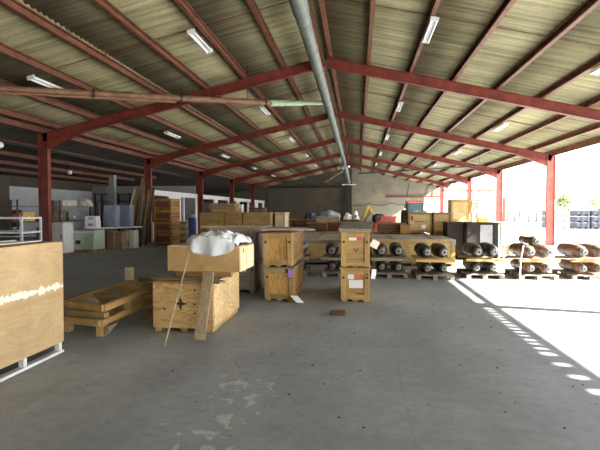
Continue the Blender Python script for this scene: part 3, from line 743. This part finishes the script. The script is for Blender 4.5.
MB().hexa([Vector(p) for p in ((-.15,-.2,0),(.15,-.2,0),(.15,.2,0),(-.15,.2,0),(-.19,-.26,1.2),(.19,-.26,1.2),(.19,.26,1.2),(-.19,.26,1.2))]).build('bin_body', YEL, t, bevel=.02)
MB().box(-.2,.2,-.28,.28,1.2,1.29).build('bin_lid', YEL, t, bevel=.03)
# red skip
t = thing('red_skip', 'red metal skip with a sloping front behind the low brown crate', 'skip', (1.13,21,0))
MB().hexa([Vector(p) for p in ((-.3,0,.1),(.45,0,.1),(.45,1.6,.1),(-.3,1.6,.1),(-.15,0,1.30),(.48,0,1.30),(.48,1.6,1.30),(-.15,1.6,1.30))]).build('skip_body', REDM, t, bevel=.02)
MB().hexa([Vector(p) for p in ((-.5,0.0,.5),(-.29,0,.5),(-.29,1.6,.5),(-.5,1.6,.5),(-.48,0,.85),(-.16,0,1.27),(-.16,1.6,1.27),(-.48,1.6,.85))]).build('spout', REDM, t, bevel=.02)
for s in (-.3,.4):
    MB().box(s-.08,s+.08,0,1.6,0,.1).build('skid', DARKST, t)
MB().box(-.17,.5,-.03,.03,1.26,1.33).build('rim', REDM, t, bevel=.01)
MB().box(.1,.3,-.1,0,.7,1.1).build('lock_box', BLUEP, t)
# yellow digger
t = thing('mini_digger', 'small yellow digger with raised bent arm near the gable', 'digger', (0.3,26,0))
MB().box(-.9,.5,.2,1.6,.45,.95).build('engine_body', DARKST, t, bevel=.08)
for s in (-.05,1.45): MB().box(-1.0,.7,s,s+.32,0,.42).build('track', TYRE, t, bevel=.12)
def arm(pts, w, mat, name):
    for a, b_ in zip(pts, pts[1:]): MB().bar(a, b_, w, .11).build(name, mat, t, bevel=.02)
arm([(-.12,.6,.7),(-.02,.6,1.15),(.27,.6,1.84)], .16, YEL, 'boom')
arm([(.24,.6,1.84),(.64,.6,1.22)], .13, YEL, 'dipper')
MB().tube([(.05,.6,1.0),(.38,.6,1.52)], .05, 8).build('hydraulic_ram', HUB, t)
MB().hexa([Vector(p) for p in ((.5,.35,1.0),(.75,.35,1.0),(.75,.85,1.0),(.5,.85,1.0),(.55,.35,1.25),(.72,.35,1.28),(.72,.85,1.28),(.55,.85,1.25))]).build('bucket', DARKST, t, bevel=.02)
tag(MB().lathe_y([(0,.2),(.02,.28),(.8,.28),(.82,.2)], 16).build('blue_drum', STOREBLUE, loc=(1.15,25.0,.85+.28), rot=(0,0,.2)), 'dark blue drum lying behind the red skip', 'drum')
crate('support crate beneath the blue drum', (1.1,24.9,0), .9, 1.0, .85, 'brown', 0, holes=False)
# tractor
t = thing('tractor', 'red roofed tractor with teal windows in front of the far doorway', 'tractor', (4.75,42,0))
MB().box(-.62,.62,-.6,.8,.9,1.35).build('cab_base', REDM, t, bevel=.04)
for x in (-.6,.6):
    for y in (-.58,.78): MB().box(x-.04,x+.04,y-.04,y+.04,1.35,2.22).build('pillar', DARKST, t)
MB().box(-.57,.57,-.6,-.58,1.38,2.2).build('windscreen', TEAL, t)
MB().box(-.57,.57,.78,.8,1.38,2.2).build('rear_window', TEAL, t)
for s in (-1,1): MB().box(s*.6-.01,s*.6+.01,-.54,.74,1.38,2.2).build('side_window', TEAL, t)
MB().box(-.72,.72,-.7,.9,2.2,2.38).build('roof', REDM, t, bevel=.06)
MB().box(-.35,.35,-2.0,-.6,.7,1.30).build('bonnet', REDM, t, bevel=.08)
for s in (-1,1):
    MB().lathe_y([(0,.3),(.0,.7),(.06,.8),(.34,.8),(.4,.7),(.4,.3)], 20).build('rear_wheel', TYRE, t, loc=(s*.85+.2,.4,.8), rot=(0,0,PI/2))
    MB().lathe_y([(0,.2),(.0,.42),(.05,.5),(.25,.5),(.3,.42),(.3,.2)], 16).build('front_wheel', TYRE, t, loc=(s*.7+.15,-1.5,.5), rot=(0,0,PI/2))
    MB().box(s*.86-.06,s*.86+.06,-.72,-.66,1.75,2.05).build('mirror', DARKST, t)
    MB().bar((s*.62,-.62,2.0),(s*.86,-.69,1.95),.03,.03).build('mirror_arm', DARKST, t)

# brown and pale crates in the back, left of centre
for i, (x, w, k, h, y) in enumerate(((-3.78,1.1,'red',1.14,24), (-2.6,1.1,'red',1.12,24), (-1.97,.9,'brown',1.0,22.8), (-.95,1.0,'red',1.02,23.4))):
    crate('reddish brown crate in the far row, %s from the left' % ORD[i], (x,y,0), w, 1.1, h, k, 0, 'reddish brown crates in the far row', lid='tan', holes=False, bw=.08)
crate('pale crate in the far row with blue tarpaulin on top', (-1.66,27,0), 1.25, 1.2, 1.24, 'pale', 0, lid='pale', holes=False)
crate('pale crate end just left of the far reddish row', (-4.4,22.6,0), .5, .8, 1.15, 'pale', 0, lid='pale', holes=False)
def lump(name, label, cat, loc, sx, sy, sz, mat, seed):
    from mathutils import noise as N
    bm = bmesh.new(); bmesh.ops.create_icosphere(bm, subdivisions=3, radius=1)
    for v in bm.verts:
        d = N.noise(v.co*1.7+Vector((seed,0,0)))*.35 + N.noise(v.co*4+Vector((seed,3,0)))*.15
        v.co *= 1+d; v.co = Vector((v.co.x*sx, v.co.y*sy, max(v.co.z,-.25)*sz + .25*sz))
    me = bpy.data.meshes.new(name); bm.to_mesh(me); bm.free(); me.materials.append(mat)
    for p in me.polygons: p.use_smooth = False
    o = bpy.data.objects.new(name, me); COL.objects.link(o); o.location = loc
    return tag(o, label, cat)
TARPB = plain('pale_blue_tarp', (.42,.50,.58), .6, 0, .35, 3)
lump('tarpaulin', 'pale blue crumpled tarpaulin on the far pale crate', 'tarpaulin', (-1.6,27.5,1.24), .58, .5, .26, TARPB, 1)
lump('cloth_bundle', 'dark blue bundle left of the pale blue tarpaulin', 'bundle', (-2.4,24.5,1.13), .3, .3, .3, plain('dark_blue_cloth', (.06,.07,.13), .8), 2)
crate('dark crate under the white sacks by the gable post', (-.35,28.1,0), .9, 1.1, 1.06, 'brown', 0, lid='old', holes=False)
lump('white_sack', 'white sack on the dark crate, left of two', 'sack', (-.60,28.4,1.06), .22, .22, .27, PAPER, 4)
lump('white_sack', 'white sack on the dark crate, right of two', 'sack', (-.12,28.4,1.06), .2, .22, .2, OFFW, 6)
t = thing('paint_tin', 'tall white canister standing behind the white sacks', 'canister', (-.15,28.95,1.06))
MB().lathe_y([(0,.1),(.02,.13),(.4,.13),(.44,.07),(.5,.07)], 14).build('can', WHITEP, t, rot=(PI/2,0,0), loc=(0,0,0)).scale = (1,1,-1)
MB().tube([(0,0,.5),(0,0,.54)], .075, 12).build('cap', DARKST, t)

# ------------------------------------------------------------------ left middle: long crates, orange stack, blue roll
G3 = 'plywood crates stacked two high left of centre'
for (x, w, s) in ((-5.87,1.0,'left'), (-4.98,.72,'middle'), (-4.02,1.12,'right')):
    for lv in (0,1):
        crate('%s plywood crate in the %s column of the two high row' % (('bottom','top')[lv], s), (x,19,lv*.752), w, 1.5, .75, 'tan', 0, G3, lid='tan' if lv == 0 else 'old', skid=.06, holes=False, bw=.1, slats=3, lidover=0)
crate('pale plywood case end beside the two high crate row', (-3.17,19.6,0), .42, 1.2, 1.5, 'pale', 0, lid='pale', holes=False)
G4 = 'sawn planks piled on the crate row'
for r_ in range(4):
    for c in range(2):
        board('plank', 'sawn plank on the left crates of the row, layer %d up, %s plank' % (r_+1, ('front','rear')[c]), (-5.95+R.uniform(-.06,.06),19.2+c*.4,1.505+r_*.092+.045), (-4.85+R.uniform(-.06,.06),19.2+c*.4,1.505+r_*.092+.045), .34, .085, wood(('tan','orange','old')[(r_+c) % 3],'x'), 'plank', G4)
for r_ in range(2):
    board('plank', '%s short plank piled on the right crates of the row' % ('lower','upper')[r_], (-4.35,19.3,1.505+r_*.1+.048), (-3.7,19.3,1.505+r_*.1+.048), .4, .09, wood('brown','x'), 'plank', G4)
t = thing('white_box', 'small white box behind the planks on the crate row', 'box', (-5.0,20.15,1.502))
MB().box(-.15,.15,-.15,.15,0,.3).build('carton', PAPER, t, bevel=.005); MB().box(-.16,.16,-.16,.16,.3,.33).build('carton_lid', PAPER, t)
# orange stack by the second column
G5 = 'slatted crates stacked by the white partition'
for lv in range(4):
    z = lv*.53
    t = crate('slatted orange crate in the tall stack by the partition, %s from the floor' % ORD[lv], (-8.85,21.2,z), .82, 1.15, .528, 'orange', 0, G5, panel=wood('brown','x'), bat='orange', lid='orange', lidover=0, skid=.06, slats=3, holes=False, bw=.08)
    for c in list(t.children):
        if c.name.startswith('slat'): c.data.materials[0] = wood('red','x')  # front slats recoloured darker, shade of the unlit front painted in
    for k in range(3): MB().box(.41,.425,.06,1.09,.13+k*.13,.21+k*.13).build('side_slat', wood('orange','y'), t)
for k in range(8):
    board('batten_bundle', 'short pale timber lying in the low pile beside the blue roll, layer %d' % (k+1), (-7.72,20.7,.08+k*.135), (-7.72,21.5,.08+k*.135), .28-.03*(k % 2), .13, wood('tan' if k % 2 else 'pale','y'), 'timber', 'timbers in the low pile beside the blue roll')
t = thing('blue_roll', 'upright roll wrapped in dark blue film left of the crate row', 'roll', (-7.28,20.75,0))
MB().lathe_y([(0,.15),(.05,.18),(1.2,.18),(1.27,.14)], 16).build('roll_body', BLUEP, t, rot=(PI/2,0,0)).scale = (1,1,-1)
MB().tube([(0,0,1.25),(0,0,1.42)], .12, 14).build('roll_top', plain('pale_blue_film', (.35,.42,.6), .4), t)

# lumber leaning by the second column
for k in range(9):
    x = -10.35 + k*.115; h = 2.3 + R.random()*.9
    board('lumber_board', 'rough timber board in the upright bundle by the second red column, %s from the left' % ORD[k], (x, 20.75+.08*(k % 2), .01), (x+.10, 21.4+.08*(k % 2), h), .10, .04, wood(('tan','old','brown')[k % 3],'z'), 'board', 'boards leaning upright by the second red column', up=Vector((0,-1,0)))
tag(MB().bar((-10.6,20.6,.02),(-10.15,21.2,2.6),.05,.05).build('leaning_pole', wood('pale','z')), 'slanting pale pole left of the upright timber bundle', 'pole')

# cabinets and cartons along the left columns
def simple_box(name, label, cat, loc, w, d, h, mat, parts=(), rot=0, bevel=.008):
    t = thing(name, label, cat, loc, rot)
    MB().box(-w/2,w/2,0,d,0,h).build('body', mat, t, bevel=bevel)
    door = None
    for nm, (x0,x1,z0,z1), mm, p in parts:
        o = MB().box(x0,x1,-p,0,z0,z1).build(nm, mm, door if nm == 'handle' and door else t, bevel=.003)
        if nm == 'door': door = o
    return t
pl1 = pallet('small pallet under the white narrow cabinet by the first red column', (-10.2,15.5,0), .7, .8)
simple_box('white_cabinet', 'narrow white cabinet on a pallet by the first red column', 'cabinet', (-10.25,15.55,.113), .42, .6, 1.05, WHITEP, (('door',(-.19,.19,.04,1.0),WHITEP,.015),('handle',(.12,.15,.5,.65),DARKST,.03)))
pallet('pallet under the pale green machine', (-10.25,17.1,0), .84, .9, 'new')
simple_box('green_machine', 'pale green enamelled machine housing on a pallet', 'machine', (-10.25,17.1,.113), .86, .8, .72, GREENC, (('panel',(-.4,.4,.06,.5),GREENC,.012),('top_strip',(-.43,.43,.62,.72),WHITEP,.012),('vent',(-.3,-.1,.2,.35),DARKST,.016)))
t = thing('work_table', 'long table with pale top along the left columns', 'table', (-10.2,19.3,0), rad(60))
MB().box(-1.2,1.2,-.3,.3,.84,.88).build('table_top', WHITEP, t, bevel=.005)
for x in (-1.12,1.12):
    for y in (-.24,.24): MB().box(x-.03,x+.03,y-.03,y+.03,0,.84).build('leg', DARKST, t)
simple_box('white_carton', 'white carton standing on the near end of the long table', 'box', (-10.62,18.25,.882), .5, .35, .30, PAPER, (('label',(-.1,.1,.08,.18),GREYP,.004),))
simple_box('white_carton', 'white carton stacked on another on the near end of the table', 'box', (-10.62,18.25,1.184), .46, .33, .17, PAPER, (('label',(-.08,.08,.05,.12),GREYP,.004),))
simple_box('brown_carton', 'brown carton on the floor before the long table', 'box', (-9.72,18.45,0), .62, .5, .74, BROWNBOX, (('tape',(-.03,.03,.0,.74),CARD,.003),('flap_edge',(-.3,.3,.7,.74),CARD,.004)))
simple_box('pale_carton', 'pale carton beside the brown carton on the floor', 'box', (-9.5,19.25,0), .42, .45, .74, OFFW, (('tape',(-.03,.03,.0,.74),CARD,.003),('stain',(-.15,.0,.1,.3),BROWNBOX,.003)))
for x, y, n in ((-10.25,19.1,'left'), (-9.95,19.75,'right')):
    simple_box('steel_cabinet', 'blue grey steel cabinet on the long table, %s of the pair' % n, 'cabinet', (x,y,.882), .52, .4, .92, BLUEG, (('door',(-.24,.24,.04,.88),BLUEG,.012),('handle',(.16,.19,.4,.55),HUB,.03)), rot=.05)
simple_box('white_washer', 'white box under the near end of the long table', 'box', (-10.75,18.6,0), .5, .5, .8, WHITEP, (('panel',(-.2,.2,.5,.75),GREYP,.01),('door',(-.2,.2,.05,.45),WHITEP,.01)))
# rack behind with clutter
t = thing('storage_rack', 'dark storage rack behind the green machine in the annex', 'rack', (-12.3,18.6,0), rad(58))
for x in (-1.6,0,1.6):
    for y in (-.3,.3): MB().box(x-.03,x+.03,y-.03,y+.03,0,2.0).build('upright', DARKST, t)
for z in (.5,1.15,1.75): MB().box(-1.65,1.65,-.33,.33,z-.03,z).build('shelf', wood('brown','x'), t)
m_ = Matrix.Translation((-12.3,18.6,0)) @ Matrix.Rotation(rad(58),4,'Z')
def rackbox(lab, x, z, w, h, mat, nm='storage_box'):
    p = m_ @ Vector((x,-.1,z+.001))
    t = simple_box(nm, lab, 'box', p, w, .34, h, mat, (('label',(-.05,.05,h*.3,h*.6),PAPER,.004),('lid_edge',(-w/2,w/2,h*.88,h),mat,.01)), rot=rad(58))
rackbox('yellow box on the rack behind the white cabinet', -1.1, 1.15, .45, .36, YEL)
rackbox('orange box low on the rack behind the white cabinet', -.55, 1.15, .4, .2, ORNG)
rackbox('red box on the rack next to the yellow box', -1.47, 1.15, .25, .3, REDM)
rackbox('brown box in the middle of the annex rack', .1, 1.15, .5, .42, BROWNBOX)
rackbox('grey box at the right of the annex rack', .7, 1.15, .5, .35, GREYP)
rackbox('pale box on the top shelf of the annex rack', .5, 1.75, .6, .25, OFFW)
rackbox('brown box on the bottom shelf of the annex rack', -.4, .5, .6, .4, BROWNBOX)
lump('crumpled_sheet', 'crumpled pale sheet over the cartons right of the annex rack', 'sheet', m_ @ Vector((1.22,0,1.752)), .32, .25, .3, OFFW, 9)
# racks along the annex back wall
t = thing('timber_rack', 'tall dark rack at the end wall of the left annex', 'rack', (-15.2,30.2,0))
for x in (-1.8,-.6,.6,1.8):
    for y in (-.4,.4): MB().box(x-.04,x+.04,y-.04,y+.04,0,2.7).build('upright', DARKST, t)
for z in (.6,1.4,2.2,2.65): MB().box(-1.85,1.85,-.42,.42,z-.04,z).build('shelf', wood('brown','x'), t)

# floor crumbs
mb = MB()
for k in range(150):
    x = R.uniform(-2.6,2.2); y = R.uniform(3.3,9.5); s = R.uniform(.003,.012); a = R.random()*3
    M = Matrix.Translation((x,y,0)) @ Matrix.Rotation(a,4,'Z')
    if (-2.8 < x < -1.0 and y > 5.8) or (-.4 < x < .3 and y > 8.3): continue
    mb.box(-s,s,-s*.5,s*.5,0,s*.5,M)
tag(mb.build('debris', INK), 'dark crumbs and chips scattered on the concrete floor', 'debris', None, 'stuff')

# ------------------------------------------------------------------ outside
def pstack(label, loc, n, w, d, h, mat, grp, nm='pallet_box'):
    for k in range(n):
        t = thing(nm, label % ORD[k], 'box', (loc[0],loc[1],k*(h+.02)-.02), 0, grp)
        MB().box(-w/2,w/2,0,d,.15,h).build('box_body', mat, t, bevel=.02)
        for x in (-w/2+.08,0,w/2-.08): MB().box(x-.08,x+.08,0,d,0,.15).build('foot', mat, t)
        for x in (-.35,0,.35): MB().box(x*w-.03,x*w+.03,-.03,0,.2,h-.05).build('rib', mat, t)
G6 = 'navy plastic pallet boxes in the yard'
for i, (x, n) in enumerate(((18.85,3),(20.2,3),(21.6,4),(23.0,4))):
    pstack('navy pallet box in the %s yard stack from the left, %%s from the ground' % ORD[i], (x,43.6), n, 1.2, 1.0, .52, STOREBLUE, G6)
pstack('pale pallet box in the yard stack beside the nearest red column, %s from the ground', (18.2,46.2), 3, 1.1, 1.0, .52, OFFW, 'pale pallet boxes in the yard')
for i, x in enumerate((17.15,)):
    pstack('dark box in the thin yard stack left of the pale boxes, %s from the ground', (x,46.4), 3, .5, 1.0, .52, STOREBLUE, 'dark yard boxes left of the pale stack')
PIPEC = plain('dark_pipe_coating', (.05,.055,.07), .6)
G7 = 'racks of pipes stored across the yard'
for i in range(6):
    x = 10.5 + i*2.75
    t = thing('pipe_rack', 'low rack of long grey pipes across the yard, %s from the left' % ORD[i], 'rack', (x,67,-.02), 0, G7)
    for k in range(5):
        MB().box(-1.25,1.25,-.5,.5,.12+k*.26,.25+k*.26).build('pipe_layer', PIPEC, t)
        for s in (-.9,.9): MB().box(s-.06,s+.06,-.5,.5,k*.26-.0,.12+k*.26).build('spacer', WHITEP, t)
t = thing('canopy', 'far pale canopy roof on posts beyond the right side', 'canopy', (13.5,62,-.02))
MB().box(-4,2.5,-1.5,4,4.0,4.12).build('canopy_roof', plain('canopy_sheet', (.40,.30,.27), .8), t)
MB().box(-4,2.5,-1.6,-1.5,3.8,4.0).build('fascia', RUST, t)
for x in (-3.6,2.2):
    for y in (-1.2,3.6): MB().box(x-.1,x+.1,y-.1,y+.1,0,4.0).build('post', GREYP, t)
tag(MB().box(-.14,.14,-.14,.14,0,4.6).build('steel_post', BLUEG, loc=(9.25,48.2,-.02)), 'blue grey steel post outside the far right columns', 'post')
tag(MB().box(-.1,.1,-.1,.1,0,2.6).build('sign_post', RUST, loc=(11.6,40.5,-.02)), 'short red post in the yard between the right columns', 'post')
# drain pipe elbow on the second right column
t = thing('drain_pipe', 'thin curved drain bracket on the nearest visible right column', 'pipe', (8.72,23.0,0))
MB().tube([(0,0,3.2),(.25,0,3.45),(.42,0,3.7),(.45,0,4.05)], .02, 8).build('pipe_run', GREYP, t, smooth=True)

LEAF, nt, b = newmat('tree_leaves', .7); f = noise(nt, objvec(nt), 1.2, 3)
nt.links.new(ramp(nt, f, [(.3, (.30,.34,.17)), (.7, (.46,.48,.28))]), b.inputs['Base Color'])
BARK = plain('bark', (.16,.12,.09), .9)
def tree(label, x, y, h, rw, seed):
    t = thing('tree', label, 'tree', (x,y,-.02), 0, 'trees beyond the yard')
    rr = random.Random(seed); mb = MB()
    blobs = [(rr.uniform(-.6,.6)*rw, rr.uniform(-.5,.5)*rw, h*rr.uniform(.45,.88), rw*rr.uniform(.35,.6)) for _ in range(9)]
    for _ in range(2600):
        bx, by, bz, br = rr.choice(blobs)
        d = Vector((rr.gauss(0,1), rr.gauss(0,1), rr.gauss(0,1))).normalized()*br*rr.uniform(.6,1.05)
        c = Vector((bx,by,bz))+d; s = rr.uniform(.12,.28)
        a = Vector((rr.gauss(0,1), rr.gauss(0,1), rr.gauss(0,1))).normalized(); q = a.orthogonal().normalized()
        w = a.cross(q)
        mb.add([c-a*s, c+q*s*.5, c+a*s, c-q*s*.5], [(0,1,2,3)])
    mb.build('foliage', LEAF, t)
    MB().tube([(0,0,0),(.1,0,h*.4),(0,.1,h*.75)], [.22,.16,.06], 8).build('trunk', BARK, t)
tree('leafy tree beyond the yard, just right of the nearest visible red column', 32.5, 80, 5.2, 2.4, 1)
tree('low tree beyond the pipe racks between the right columns', 29, 92, 4.6, 3.4, 2)
tree('low bush tree beyond the navy boxes at the right edge', 44, 95, 4.2, 3.0, 3)
tree('distant tree behind the third right column', 22.5, 96, 4.4, 2.2, 5)

# ------------------------------------------------------------------ light, sky, camera
sun = bpy.data.lights.new('sun', 'SUN'); sun.energy = 12.0; sun.angle = rad(.53); sun.color = (1.0,.955,.88)
so_ = bpy.data.objects.new('sun', sun); COL.objects.link(so_)
d = Vector((1.0,-.21,.632)); so_.rotation_euler = d.to_track_quat('Z','Y').to_euler()
W = bpy.data.worlds.new('World'); S.world = W; W.use_nodes = True
nt = W.node_tree; bg = nt.nodes['Background']
tc = nt.nodes.new('ShaderNodeTexCoord'); sp = nt.nodes.new('ShaderNodeSeparateXYZ'); nt.links.new(tc.outputs['Generated'], sp.inputs[0])
c = ramp(nt, sp.outputs['Z'], [(0, (1,1,1)), (.25, (.93,.97,1)), (1, (.62,.78,1))])
nt.links.new(c, bg.inputs['Color']); bg.inputs['Strength'].default_value = 1.35

cam = bpy.data.cameras.new('camera'); co = bpy.data.objects.new('camera', cam); COL.objects.link(co)
cam.sensor_width = 36; cam.lens = 36*485/600; cam.clip_end = 600
co.location = (0,0,1.6)
co.rotation_euler = (rad(90) - math.atan(15/485), 0, math.atan(58/485))
S.camera = co
S.view_settings.view_transform = 'Standard'; S.view_settings.look = 'None'
S.view_settings.gamma = 1; S.view_settings.use_curve_mapping = False
S.view_settings.exposure = 2.3
S.cycles.max_bounces = 10; S.cycles.diffuse_bounces = 6; S.cycles.use_denoising = True
S.cycles.sample_clamp_indirect = 8
